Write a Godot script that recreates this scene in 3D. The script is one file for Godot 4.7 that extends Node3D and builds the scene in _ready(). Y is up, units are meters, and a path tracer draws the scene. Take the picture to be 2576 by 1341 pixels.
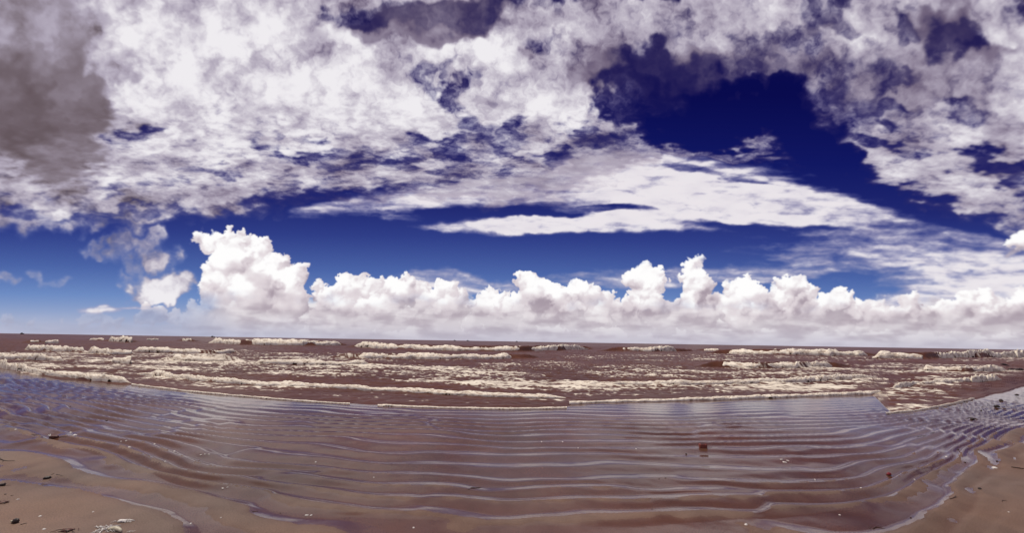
extends Node3D

# ---------------------------------------------------------------- camera numbers
# Points of the photograph are given on a 2576 x 1341 picture ("photo points"); a photo point is a direction only,
# its distance comes from the sand or the sea that it lies on.
const EYE := 1.6
const FOCUS := 386.0            # pixels on a picture 1024 wide
const PITCH := 11.0
const ROLL := 0.92
var turn := Basis()
var unturn := Basis()

func aim(p: Vector2) -> Vector3:
	var c := p * (1024.0 / 2576.0)
	return (turn * Vector3((c.x - 512.0) / FOCUS, (267.0 - c.y) / FOCUS, -1.0)).normalized()

func photo(d: Vector3) -> Vector2:
	var c := unturn * d
	var k := FOCUS / maxf(-c.z, 0.02)
	return Vector2(512.0 + c.x * k, 267.0 - c.y * k) * (2576.0 / 1024.0)

func on_ground(px: float, py: float, y := 0.0) -> Vector3:
	var d := aim(Vector2(px, py))
	var t := (EYE - y) / maxf(-d.y, 0.00005)
	return Vector3(d.x * t, y, d.z * t)

func noise(seed_: int, freq: float, octaves := 4, kind := FastNoiseLite.TYPE_SIMPLEX_SMOOTH) -> FastNoiseLite:
	var n := FastNoiseLite.new()
	n.seed = seed_
	n.frequency = freq
	n.noise_type = kind
	n.fractal_type = FastNoiseLite.FRACTAL_FBM
	n.fractal_octaves = octaves
	n.fractal_gain = 0.5
	return n

func sst(a: float, b: float, x: float) -> float:
	var t := clampf((x - a) / (b - a), 0.0, 1.0)
	return t * t * (3.0 - 2.0 * t)

# ---------------------------------------------------------------- sky
# Soft brush strokes of cloud cover, then noise breaks them up. Maps cover photo points -240..2816 by -60..900.
const MX := -240.0
const MY := -60.0
const CELL := 4.0
const MW := 764
const MH := 240
const CCELL := 2.0
const CW := 1528
const CH := 160
const CY := 560.0
var cover := PackedFloat32Array()      # high broken cloud
var tone := PackedFloat32Array()       # how light the thick parts of it are
var streak := PackedFloat32Array()     # smooth lens and veil cloud
var heap := PackedFloat32Array()       # cumulus: depth of the puffs
var heap_shade := PackedFloat32Array()

func brush(map: PackedFloat32Array, cx: float, cy: float, rx: float, ry: float, deg: float, value: float, hard := 1.0) -> void:
	var a := deg_to_rad(deg)
	var ca := cos(a)
	var sa := sin(a)
	var reach := maxf(rx, ry)
	var bx := minf(reach, absf(rx * ca) + absf(ry * sa))
	var by := minf(reach, absf(rx * sa) + absf(ry * ca))
	var x0 := maxi(0, int((cx - bx - MX) / CELL))
	var x1 := mini(MW - 1, int((cx + bx - MX) / CELL) + 1)
	var y0 := maxi(0, int((cy - by - MY) / CELL))
	var y1 := mini(MH - 1, int((cy + by - MY) / CELL) + 1)
	for y in range(y0, y1 + 1):
		var dy := MY + y * CELL - cy
		for x in range(x0, x1 + 1):
			var dx := MX + x * CELL - cx
			var u := (dx * ca + dy * sa) / rx
			var v := (-dx * sa + dy * ca) / ry
			var q := u * u + v * v
			if q < 1.0:
				var w := minf(1.0, (1.0 - q) * (1.0 - q) * 1.6 * hard)
				var i := y * MW + x
				map[i] = lerpf(map[i], value, w)

func strokes(map: PackedFloat32Array, list: Array) -> void:
	for s in list:
		brush(map, s[0], s[1], s[2], s[3], s[4], s[5], s[6] if s.size() > 6 else 1.0)

func tap(map: PackedFloat32Array, px: float, py: float) -> float:
	var fx := clampf((px - MX) / CELL, 0.0, MW - 1.01)
	var fy := clampf((py - MY) / CELL, 0.0, MH - 1.01)
	var x := int(fx)
	var y := int(fy)
	fx -= x
	fy -= y
	var i := y * MW + x
	return lerpf(lerpf(map[i], map[i + 1], fx), lerpf(map[i + MW], map[i + MW + 1], fx), fy)

func ctap(map: PackedFloat32Array, px: float, py: float) -> float:
	var fx := (px - MX) / CCELL
	var fy := (py - CY) / CCELL
	if fx < 0.0 or fy < 0.0 or fx > CW - 2 or fy > CH - 2:
		return 0.0
	var x := int(fx)
	var y := int(fy)
	fx -= x
	fy -= y
	var i := y * CW + x
	return lerpf(lerpf(map[i], map[i + 1], fx), lerpf(map[i + CW], map[i + CW + 1], fx), fy)

func puff(cx: float, cy: float, r: float, z: float) -> void:
	var x0 := maxi(0, int((cx - r - MX) / CCELL))
	var x1 := mini(CW - 1, int((cx + r - MX) / CCELL) + 1)
	var y0 := maxi(0, int((cy - r - CY) / CCELL))
	var y1 := mini(CH - 1, int((cy + r - CY) / CCELL) + 1)
	for y in range(y0, y1 + 1):
		var dy := CY + y * CCELL - cy
		for x in range(x0, x1 + 1):
			var dx := MX + x * CCELL - cx
			var q := r * r - dx * dx - dy * dy
			if q > 0.0:
				var h := z + sqrt(q)
				var i := y * CW + x
				if h > heap[i]:
					heap[i] = h

func puffs(rng: RandomNumberGenerator, cx: float, cy: float, r: float, z: float, depth: int) -> void:
	puff(cx, cy, r, z)
	if depth == 0 or r < 4.0:
		return
	for k in (9 if depth == 2 else 6):
		var a := rng.randf_range(-PI * 1.12, PI * 0.12)
		var q := r * rng.randf_range(0.2, 0.55)
		var l := r * rng.randf_range(0.62, 0.98)
		puffs(rng, cx + cos(a) * l, cy + sin(a) * l, q, z + rng.randf_range(-0.2, 0.6) * r, depth - 1)

var nw1: FastNoiseLite
var nw2: FastNoiseLite
var nbig: FastNoiseLite
var nfine: FastNoiseLite
var nstr: FastNoiseLite
var ntone: FastNoiseLite
var nwisp: FastNoiseLite

func mix3(a: Vector3, b: Vector3, t: float) -> Vector3:
	return a + (b - a) * t

func air(px: float, py: float) -> Vector3:
	# clear sky in sRGB, darker upwards
	var y := py + 0.016 * (1288.0 - px)
	var stops := [[-60.0, Vector3(13, 13, 66)], [230.0, Vector3(9, 11, 77)], [400.0, Vector3(17, 24, 98)], [520.0, Vector3(32, 40, 112)], [600.0, Vector3(48, 63, 136)], [690.0, Vector3(76, 102, 168)], [760.0, Vector3(110, 140, 195)], [815.0, Vector3(152, 168, 204)], [860.0, Vector3(182, 184, 204)]]
	var c: Vector3 = stops[0][1]
	for i in stops.size() - 1:
		if y >= stops[i][0]:
			c = mix3(stops[i][1], stops[i + 1][1], clampf((y - stops[i][0]) / (stops[i + 1][0] - stops[i][0]), 0.0, 1.0))
	return c

func sky_color(px: float, py0: float) -> Vector3:
	var py := py0
	if py < -30.0:
		py = -60.0 - py
	if py > 620.0 and py0 < 0.0:
		py = 1240.0 - py
	py = clampf(py, -60.0, 880.0)
	var y := py + 0.016 * (1288.0 - px)       # level with the horizon
	var c := air(px, py)
	# noise coordinates flatten towards the horizon as a cloud deck does
	var t1 := clampf(y - 230.0, 0.0, 220.0)
	var t2 := clampf(y - 450.0, 0.0, 150.0)
	var ny := y + t1 * t1 / 190.0 + 2.3 * (t2 - t2 * t2 / 300.0)
	var w1 := nw1.get_noise_2d(px, ny)
	var w2 := nw1.get_noise_2d(px + 3100.0, ny + 700.0)
	var f1 := nw2.get_noise_2d(px, ny)
	var f2 := nw2.get_noise_2d(px + 900.0, ny + 5200.0)
	var flat := 1.0 / (1.0 + (t1 - t2 * 1.4) / 110.0)
	var qx := px + 60.0 * w1 + 20.0 * f1
	var qy := py + (60.0 * w2 + 20.0 * f2) * (0.35 + 0.65 * flat)
	# veil and lens cloud
	var st := tap(streak, px + 24.0 * w1 + 10.0 * f1, py + 9.0 * w2 + 3.0 * f2)
	if st > 0.01:
		var sn := nstr.get_noise_2d(px * 0.32 + 20.0 * w1, y * 1.9 + 14.0 * w2)
		var sd := st + 0.34 * sn + 0.14 * nfine.get_noise_2d(px * 0.6, y * 1.6) + 0.08 * nwisp.get_noise_2d(px * 0.5 + 20.0 * f1, y * 1.5)
		var sa := sst(0.10, 0.98, sd)
		var sb := 0.5 + 0.6 * nstr.get_noise_2d(px * 0.45 + 400.0, y * 1.2 + 90.0)
		c = mix3(c, mix3(Vector3(178, 170, 194), Vector3(240, 234, 237), sst(0.2, 0.95, 0.72 * sst(0.35, 1.05, sd) + 0.34 * sb)), sa * 0.97)
	# high broken cloud
	var u := tap(cover, qx, qy)
	if u > 0.01:
		var nb := nbig.get_noise_2d(px + 30.0 * f1, ny + 30.0 * f2)
		var nf := nfine.get_noise_2d(px + 14.0 * f1, ny)
		var nx := nwisp.get_noise_2d(px + 26.0 * f1 + 20.0 * nf, ny * 0.9 + 26.0 * f2)
		var t := tap(tone, qx, qy)
		var busy := sst(0.35, 0.7, t)
		var dens := u + (0.36 * nb * (0.4 + 0.6 * busy) + (0.20 * nf + 0.10 * nx) * (0.15 + 0.85 * busy)) * (0.5 + 0.5 * sst(0.15, 0.7, u))
		var a := sst(-0.10, 0.80, dens)
		var lum := t * 0.88 + (0.30 * ntone.get_noise_2d(px, ny * 0.9) + 0.14 * nb + 0.11 * nf + 0.05 * nx) * (0.10 + 0.90 * busy) * (1.0 - 0.3 * sst(1450.0, 1650.0, px)) + 0.20 * (sst(0.4, 1.2, dens) - 0.55)
		lum = clampf(lum, 0.2, 1.0)
		var cc := mix3(mix3(Vector3(96, 82, 88), Vector3(96, 82, 108), sst(250.0, 600.0, px)), Vector3(172, 163, 181), sst(0.16, 0.62, lum))
		cc = mix3(cc, Vector3(240, 237, 241), sst(0.50, 1.04, lum))
		cc = mix3(mix3(Vector3(70, 50, 94), Vector3(150, 156, 196), sst(480.0, 640.0, y)), cc, sst(0.05, 0.85, a))
		c = mix3(c, cc, a)
	# cumulus bank
	if y > 560.0:
		var top := 748.0 - 8.0 * sst(1900.0, 2500.0, px) + 30.0 * (1.0 - sst(480.0, 640.0, px)) + 20.0 * w1 + 8.0 * f1
		var ba := sst(top - 8.0, top + 26.0, y + 10.0 * nfine.get_noise_2d(px, y * 2.0)) * sst(380.0, 620.0, px)
		if ba > 0.0:
			var bn := nstr.get_noise_2d(px * 0.3, y * 1.5 + 300.0) + 0.6 * nbig.get_noise_2d(px * 1.4, y * 3.0)
			c = mix3(c, mix3(Vector3(192, 180, 188), Vector3(238, 232, 233), sst(-0.6, 0.3, bn)), ba * 0.95)
		var kx := px + 14.0 * nbig.get_noise_2d(px * 3.0, py * 3.0) + 5.0 * nfine.get_noise_2d(px * 2.2, py * 2.2) + 3.0 * nfine.get_noise_2d(px * 5.0, py * 5.0)
		var ky := py + 12.0 * nbig.get_noise_2d(px * 3.0 + 900.0, py * 3.0) + 5.0 * nfine.get_noise_2d(px * 2.2 + 800.0, py * 2.2) + 3.0 * nfine.get_noise_2d(px * 5.0 + 300.0, py * 5.0)
		var h := ctap(heap, kx, ky)
		if h > 0.0:
			var e := 3.0
			var gx := ctap(heap, kx + e, ky) - ctap(heap, kx - e, ky)
			var gy := ctap(heap, kx, ky + e) - ctap(heap, kx, ky - e)
			var nn := Vector3(-gx / (2.0 * e), -gy / (2.0 * e), 1.0).normalized()
			var lit := 0.4 * nn.dot(Vector3(-0.38, -0.72, 0.58))
			e = 11.0
			gx = ctap(heap, kx + e, ky) - ctap(heap, kx - e, ky)
			gy = ctap(heap, kx, ky + e) - ctap(heap, kx, ky - e)
			lit += 0.6 * Vector3(-gx / (2.0 * e), -gy / (2.0 * e), 1.0).normalized().dot(Vector3(-0.38, -0.72, 0.58))
			var low := sst(690.0, 830.0, y)
			var sh := ctap(heap_shade, kx, ky)
			var l2 := clampf(0.56 + 0.44 * lit + 0.30 * nbig.get_noise_2d(px * 1.3, py * 2.2) - 0.34 * low - 0.6 * sh, 0.0, 1.0)
			var cc := mix3(Vector3(168, 154, 166), Vector3(224, 214, 219), sst(0.1, 0.62, l2))
			cc = mix3(cc, Vector3(255, 254, 254), sst(0.58, 0.92, l2))
			c = mix3(c, cc, sst(0.0, 18.0, h + 8.0 * nfine.get_noise_2d(px * 1.5, py * 1.5)) * (1.0 - 0.75 * sst(750.0, 822.0, y + 30.0 * w2)))
	# haze over the water
	var hz := sst(770.0, 868.0, y + 8.0 * w1)
	var side := sst(400.0, 1000.0, px)
	var hc := mix3(Vector3(176, 180, 204), Vector3(190, 186, 202), side)
	hc += Vector3(1, 1, 1) * 12.0 * nstr.get_noise_2d(px * 0.35, y * 2.2)
	c = mix3(c, hc, hz * hz * 0.86)
	return c

func make_sky() -> Sky:
	for m in [cover, tone, streak]:
		m.resize(MW * MH)
	heap.resize(CW * CH)
	heap_shade.resize(CW * CH)
	tone.fill(0.72)
	nw1 = noise(11, 0.006, 3)
	nw2 = noise(12, 0.021, 3)
	nbig = noise(13, 0.0075, 3)
	nfine = noise(14, 0.022, 4)
	nstr = noise(15, 0.02, 4)
	ntone = noise(16, 0.006, 3)
	nwisp = noise(17, 0.06, 3)
	strokes(cover, [
		[300, 120, 760, 420, 0, 1.0, 2], [950, 130, 620, 330, 0, 1.0, 2], [1240, 220, 420, 300, 0, 0.9, 1.5], [480, 390, 620, 160, 0, 0.82, 1.5], [60, 430, 380, 150, 0, 0.85, 1.5],
		[180, 540, 380, 62, -2, 0.62], [20, 530, 120, 90, 0, 0.75], [420, 495, 300, 76, -8, 0.74], [640, 440, 300, 76, -6, 0.76], [900, 425, 360, 84, 0, 0.72], [1250, 420, 330, 110, 0, 0.62],
		[1400, 260, 170, 190, 0, 0.9, 1.5], [1420, 210, 130, 130, 0, 0.95], [1580, 350, 90, 70, 30, 0.55], [1490, 400, 160, 50, 0, 0.5],
		[1640, 60, 560, 130, 0, 0.8, 1.5], [2150, 60, 560, 170, 0, 0.78, 1.5], [2480, 240, 330, 330, 0, 0.85, 1.6], [2260, 330, 200, 150, 20, 0.68], [2330, 430, 260, 80, 14, 0.85], [2470, 480, 230, 60, 14, 0.8], [2560, 560, 160, 40, 22, 0.65],
		[1900, 170, 260, 60, 0, 0.5], [1740, 210, 130, 50, -20, 0.42], [2120, 200, 170, 80, 30, 0.62], [2060, 160, 120, 60, 0, 0.6], [1980, 110, 200, 60, 0, 0.62],
		# openings
		[1840, 300, 300, 120, 4, 0.0, 2], [2000, 290, 160, 90, 20, 0.0, 1.5], [2080, 400, 140, 80, 25, 0.0, 1.5], [1640, 170, 160, 80, 15, 0.30, 1.2], [1560, 250, 70, 90, 0, 0.24, 1.2], [1640, 260, 90, 60, 0, 0.14],
		[960, 30, 190, 50, 0, 0.44], [880, 45, 110, 40, 0, 0.36], [1150, 40, 240, 60, 0, 0.52], [1275, 15, 60, 40, 0, 0.35],
		[1095, 195, 80, 50, -30, 0.44], [1140, 235, 60, 60, 0, 0.42], [1125, 215, 26, 22, 0, 0.7], [1200, 320, 80, 50, 20, 0.38], [1110, 378, 90, 40, 0, 0.36], [1280, 350, 50, 70, 0, 0.42], [830, 395, 150, 36, 0, 0.42], [1000, 405, 90, 26, 0, 0.38], [760, 400, 80, 30, 0, 0.40], [1390, 400, 70, 70, 0, 0.30], [1460, 330, 60, 60, 0, 0.45], [1330, 120, 60, 40, 30, 0.5],
		[360, 318, 110, 24, -8, 0.36], [340, 345, 90, 22, 0, 0.5], [700, 375, 90, 26, 20, 0.46], [520, 430, 120, 22, 0, 0.48], [310, 470, 80, 20, -10, 0.5], [60, 525, 110, 34, 8, 0.3], [350, 530, 130, 22, 0, 0.32], [240, 560, 160, 26, 0, 0.30],
		[2410, 95, 110, 70, 10, 0.36, 1.4], [2450, 110, 50, 30, 0, 0.24], [2280, 95, 60, 50, 0, 0.40], [2070, 25, 120, 50, 0, 0.42], [2140, 60, 60, 50, 0, 0.44], [2110, 270, 90, 70, 0, 0.34], [2260, 210, 120, 30, -25, 0.40], [2230, 285, 110, 30, 0, 0.34], [2420, 275, 110, 40, 0, 0.5], [2230, 355, 90, 24, 0, 0.28], [2500, 410, 130, 46, 8, 0.24, 1.3], [2560, 460, 90, 34, 15, 0.34], [2330, 380, 60, 20, 0, 0.5],
		# loose scraps left of the great cumulus
		[400, 640, 62, 56, 40, 0.62], [395, 655, 40, 36, 0, 0.75], [330, 615, 60, 50, -30, 0.42], [385, 600, 40, 36, 0, 0.45], [345, 695, 60, 30, 0, 0.52], [265, 630, 40, 16, -20, 0.36], [345, 660, 50, 30, 40, 0.40], [330, 720, 46, 34, 30, 0.75], [400, 725, 100, 40, 4, 0.92, 1.6], [440, 720, 50, 46, 0, 0.88], [110, 705, 40, 22, 50, 0.33], [40, 718, 40, 16, 0, 0.33], [150, 715, 50, 14, 0, 0.3], [240, 575, 60, 36, -20, 0.42],
		[2560, 620, 40, 20, 0, 0.6], [1740, 385, 240, 20, 0, 0.42], [1920, 360, 60, 30, -20, 0.46], [1850, 395, 160, 24, 5, 0.44],
	])
	strokes(tone, [
		[500, 150, 420, 260, 0, 0.95], [700, 330, 420, 160, 0, 0.9], [300, 420, 300, 100, 0, 0.86], [1150, 120, 220, 90, -14, 1.0, 1.5], [980, 230, 260, 150, 0, 0.9, 1.5], [1100, 340, 220, 60, -10, 0.9], [880, 120, 200, 100, 0, 0.84], [1420, 230, 140, 140, 0, 0.88], [1300, 260, 160, 100, 0, 0.84], [1300, 70, 160, 70, 0, 0.84],
		[60, 180, 250, 350, -12, 0.34, 1.5], [110, 300, 150, 220, -16, 0.24, 1.5], [180, 210, 110, 270, -14, 0.34, 1.1], [30, 60, 270, 120, 0, 0.50, 1.3], [160, 400, 130, 110, -10, 0.42, 0.8], [10, 480, 120, 100, 0, 0.66], [290, 170, 60, 70, 30, 0.62], [1050, 60, 300, 60, 0, 0.42, 1.6], [1180, 40, 220, 60, 0, 0.44],
		[1650, 170, 280, 110, 0, 0.42, 1.3], [1600, 80, 240, 80, 0, 0.62], [1960, 150, 260, 80, 0, 0.52], [1860, 60, 240, 60, 0, 0.68], [2130, 90, 240, 100, 0, 0.60], [2070, 110, 70, 50, 0, 0.8], [2180, 110, 80, 60, 0, 0.82],
		[2410, 95, 180, 110, 10, 0.38, 1.5], [2300, 220, 260, 160, 0, 0.54, 1.3], [2480, 250, 160, 120, 0, 0.62], [2530, 60, 120, 70, 0, 0.74, 1.5], [2380, 330, 200, 70, 0, 0.78], [2400, 440, 240, 60, 12, 0.84], [2540, 240, 70, 60, 0, 0.78], [2520, 420, 140, 60, 0, 0.5], [2270, 330, 140, 70, 0, 0.62], [1480, 380, 160, 60, 0, 0.6], [900, 420, 400, 50, 0, 0.7], [300, 520, 400, 50, 0, 0.72],
		[400, 720, 120, 50, 0, 0.95, 1.8], [400, 650, 80, 60, 0, 0.84],
	])
	strokes(streak, [
		[1500, 452, 190, 84, 0, 0.9, 1.2], [1700, 480, 420, 116, 4, 1.0, 1.5], [1580, 440, 240, 80, 0, 1.0, 1.2], [1960, 520, 430, 84, 9, 1.0, 1.4], [2150, 548, 270, 44, 13, 0.85, 1.1], [1420, 562, 390, 34, -2, 1.0, 1.6], [1650, 545, 320, 50, 0, 1.0, 1.3], [1130, 575, 130, 14, 3, 0.7],
		[1100, 497, 400, 44, -7, 0.82, 1.2], [850, 522, 170, 26, -10, 0.66], [1300, 480, 320, 50, -3, 0.88, 1.2], [1320, 533, 200, 17, 0, 0.0, 2], [1500, 526, 170, 12, 0, 0.3, 1.3], [960, 540, 120, 20, 6, 0.45], [1990, 582, 230, 20, 0, 0.1, 1.3], [1860, 574, 200, 14, 4, 0.15], [1740, 425, 130, 16, 8, 0.55], [1860, 450, 130, 14, 10, 0.6],
		[2200, 660, 420, 80, 4, 0.42, 1.2], [2380, 620, 320, 60, 10, 0.6, 1.1], [2480, 690, 260, 90, 0, 0.8, 1.2], [2220, 632, 220, 46, 12, 0.74, 1.1], [2130, 605, 150, 26, 4, 0.5], [2440, 690, 220, 46, 14, 0.85, 1.3], [2500, 660, 150, 36, -10, 0.85], [2420, 600, 240, 28, 10, 0.55], [2300, 580, 200, 22, 10, 0.5], [2500, 745, 300, 70, 0, 0.95, 1.5], [2320, 770, 260, 46, 0, 0.75, 1.1],
		[2050, 672, 240, 18, 0, 0.55], [1980, 695, 260, 24, -2, 0.62], [1760, 692, 360, 34, 0, 0.62], [1560, 712, 260, 22, 2, 0.62], [1450, 700, 160, 14, 0, 0.42], [1130, 712, 150, 40, 6, 0.85, 1.2], [1100, 694, 90, 24, 0, 0.66], [1230, 722, 170, 22, 3, 0.7], [2140, 706, 100, 24, 0, 0.08, 1.3], [1990, 640, 100, 12, 0, 0.4],
		[245, 783, 70, 14, 0, 0.85], [360, 775, 120, 6, -2, 0.55], [2560, 620, 60, 40, 0, 0.5],
	])
	var rng := RandomNumberGenerator.new()
	rng.seed = 77
	for p in [[502, 600, 20], [528, 612, 26], [548, 606, 20], [590, 614, 34], [618, 616, 30], [578, 655, 54], [636, 655, 46], [662, 625, 24], [690, 680, 42], [706, 655, 22], [736, 700, 36], [752, 690, 22], [556, 705, 42], [640, 735, 78], [720, 755, 64], [552, 760, 46], [600, 790, 60], [700, 800, 60], [525, 690, 18], [520, 735, 22], [490, 760, 9], [500, 795, 34],
			[800, 720, 15], [812, 745, 26], [850, 735, 14], [872, 712, 24], [890, 735, 38], [905, 705, 16], [940, 722, 32], [978, 735, 28], [1015, 735, 40], [1000, 715, 18], [960, 780, 60], [860, 785, 56], [1070, 760, 48], [1130, 770, 56], [1240, 742, 22], [1230, 775, 42], [1275, 770, 26], [1318, 703, 18], [1338, 716, 26], [1350, 742, 46], [1300, 790, 50], [1400, 775, 46], [1410, 740, 26], [1450, 742, 34], [1486, 748, 34], [1520, 775, 44], [1590, 700, 26], [1612, 695, 30], [1645, 706, 34], [1622, 736, 34], [1640, 775, 46], [1600, 800, 50], [1700, 785, 34], [1762, 652, 10], [1748, 664, 18], [1726, 672, 20], [1738, 700, 30], [1768, 712, 26], [1750, 745, 42], [1745, 790, 50], [1820, 770, 40], [1846, 728, 26], [1868, 722, 26], [1896, 742, 32], [1860, 770, 48], [1990, 720, 32], [2016, 722, 26], [2030, 745, 26], [1972, 745, 34], [1990, 790, 52], [1930, 790, 40], [2108, 738, 18], [2090, 765, 36], [2130, 785, 44], [2200, 790, 46], [2280, 800, 50], [2370, 800, 46], [2440, 770, 34], [2476, 752, 26], [2420, 810, 50], [2500, 800, 46], [2560, 790, 50], [2640, 780, 60], [2720, 790, 60],
			[2536, 616, 14], [2556, 608, 20], [2580, 600, 26], [2620, 600, 34], [16, 807, 13], [30, 811, 8], [80, 812, 8], [160, 806, 7], [215, 810, 20], [246, 800, 20], [268, 812, 20], [300, 812, 12], [384, 793, 26], [402, 786, 18], [365, 800, 18], [440, 800, 20], [460, 810, 16], [-60, 800, 30], [-120, 780, 40], [-190, 790, 40]]:
		puffs(rng, p[0], p[1] + 0.10 * p[2], p[2] * 0.90, rng.randf_range(0, 30), 2)
	for k in 120:
		var px := rng.randf_range(470, 2800)
		var low := sst(480, 700, px)
		puffs(rng, px, rng.randf_range(795, 822), rng.randf_range(12, 34) * (0.5 + 0.5 * low), rng.randf_range(-10, 50), 1)
	# shaded flanks of the heaps
	var soft := PackedFloat32Array()
	soft.resize(MW * MH)
	strokes(soft, [[690, 730, 70, 30, 35, 0.5], [640, 700, 60, 30, 30, 0.3], [560, 800, 80, 40, 0, 0.4], [1370, 770, 60, 30, 0, 0.45], [1440, 795, 90, 20, 0, 0.5], [1620, 800, 90, 30, 0, 0.5], [1780, 755, 46, 40, 60, 0.55], [2020, 775, 40, 50, 0, 0.7], [2100, 800, 70, 30, 0, 0.5], [2300, 805, 120, 34, 0, 0.45], [1940, 780, 40, 40, 0, 0.4], [2540, 800, 120, 40, -20, 0.7], [960, 800, 200, 24, 0, 0.3], [1150, 810, 200, 24, 0, 0.4], [1700, 770, 60, 20, 0, 0.2], [820, 790, 60, 26, 0, 0.3], [2420, 790, 60, 30, 0, 0.3]])
	for y in CH:
		for x in CW:
			heap_shade[y * CW + x] = tap(soft, MX + x * CCELL, CY + y * CCELL)
	# panorama: a coarse sheet for the whole sphere, then the part of the sky towards the sea at full resolution
	var img := sheet(512, 256, 0, 512, 0, 132)
	img.resize(4096, 2048, Image.INTERPOLATE_CUBIC)
	var x0 := int(4096 * (0.5 - 60.0 / 360.0))
	var x1 := int(4096 * (0.5 + 60.0 / 360.0))
	var y0 := int(2048 * (0.5 - 47.0 / 180.0))
	var near := sheet(4096, 2048, x0, x1, y0, 1028)
	img.blit_rect(near, Rect2i(0, 0, x1 - x0, 1028 - y0), Vector2i(x0, y0))
	# a panorama's left edge faces -z, so its two halves change places
	var swapped := Image.create_empty(4096, 2048, false, Image.FORMAT_RGB8)
	swapped.blit_rect(img, Rect2i(2048, 0, 2048, 2048), Vector2i(0, 0))
	swapped.blit_rect(img, Rect2i(0, 0, 2048, 2048), Vector2i(2048, 0))
	var m := PanoramaSkyMaterial.new()
	m.panorama = ImageTexture.create_from_image(swapped)
	var s := Sky.new()
	s.sky_material = m
	return s

var sheet_data: Array = []
var sheet_args: Array = []

func sheet_row(k: int) -> void:
	var w: int = sheet_args[0]
	var h: int = sheet_args[1]
	var x0: int = sheet_args[2]
	var x1: int = sheet_args[3]
	var y: int = sheet_args[4] + k
	var row := PackedByteArray()
	row.resize((x1 - x0) * 3)
	var el := (0.5 - (y + 0.5) / h) * PI
	el = maxf(el, -0.02)
	for x in range(x0, x1):
		var az := ((x + 0.5) / w - 0.5) * 360.0
		# beyond the frame the same kind of sky goes on: the azimuth is folded back and forth
		if absf(az) > 60.0:
			az = signf(az) * (180.0 - absf(az)) * 0.5
		var a := deg_to_rad(az)
		var p := photo(Vector3(sin(a) * cos(el), sin(el), -cos(a) * cos(el)))
		p.y = maxf(p.y, -1900.0)
		p.x = clampf(p.x, -1500.0, 4000.0)
		var c := sky_color(p.x, p.y)
		var i := (x - x0) * 3
		row[i] = clampi(int(c.x + 0.5), 0, 255)
		row[i + 1] = clampi(int(c.y + 0.5), 0, 255)
		row[i + 2] = clampi(int(c.z + 0.5), 0, 255)
	sheet_data[k] = row

func sheet(w: int, h: int, x0: int, x1: int, y0: int, y1: int) -> Image:
	sheet_args = [w, h, x0, x1, y0]
	sheet_data = []
	sheet_data.resize(y1 - y0)
	var id := WorkerThreadPool.add_group_task(sheet_row, y1 - y0)
	WorkerThreadPool.wait_for_group_task_completion(id)
	var bytes := PackedByteArray()
	for r in sheet_data:
		bytes.append_array(r)
	var full := (x1 - x0) * 3 * (h - y0)
	if x0 == 0 and bytes.size() < full:
		var last: PackedByteArray = sheet_data[-1]
		while bytes.size() < full:
			bytes.append_array(last)
		y1 = h
	return Image.create_from_data(x1 - x0, y1 - y0, false, Image.FORMAT_RGB8, bytes)

# ---------------------------------------------------------------- beach and sea, laid out on the ground
var shore: Array = []       # [azimuth, distance] of the water's edge
var lines: Array = []       # the smoother line that the ripples follow
var damp: Array = []        # [azimuth, distance] of the landward end of the wet ripples
var na: FastNoiseLite
var nb_: FastNoiseLite
var nc_: FastNoiseLite
var nd: FastNoiseLite
var lace: FastNoiseLite

func polar(list: Array, ends: Array) -> Array:
	var out: Array = []
	for p in list:
		var g := on_ground(p[0], p[1])
		out.append([rad_to_deg(atan2(g.x, -g.z)), Vector2(g.x, g.z).length()])
	for e in ends:
		out.append(e)
	out.sort_custom(func(a, b): return a[0] < b[0])
	return out

func along(table: Array, az: float) -> float:
	if az <= table[0][0]:
		return table[0][1]
	for i in table.size() - 1:
		if az < table[i + 1][0]:
			var t: float = (az - table[i][0]) / (table[i + 1][0] - table[i][0])
			t = t * t * (3.0 - 2.0 * t) if table[i + 1][0] - table[i][0] < 6.0 else t
			return lerpf(table[i][1], table[i + 1][1], t)
	return table[-1][1]

var shore_fast := PackedFloat32Array()
var damp_fast := PackedFloat32Array()
var lines_fast := PackedFloat32Array()

func smoothed(table: PackedFloat32Array, half: int) -> PackedFloat32Array:
	var out := table.duplicate()
	for i in range(half, table.size() - half):
		if table[i] > 400.0:
			continue
		var sum := 0.0
		for k in range(-half, half + 1):
			sum += 1.0 / table[i + k]
		out[i] = (2 * half + 1) / sum
	return out

func quick(table: PackedFloat32Array, az: float) -> float:
	var f := clampf((az + 180.0) * 20.0, 0.0, 7199.0)
	var i := int(f)
	return lerpf(table[i], table[i + 1], f - i)

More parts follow.
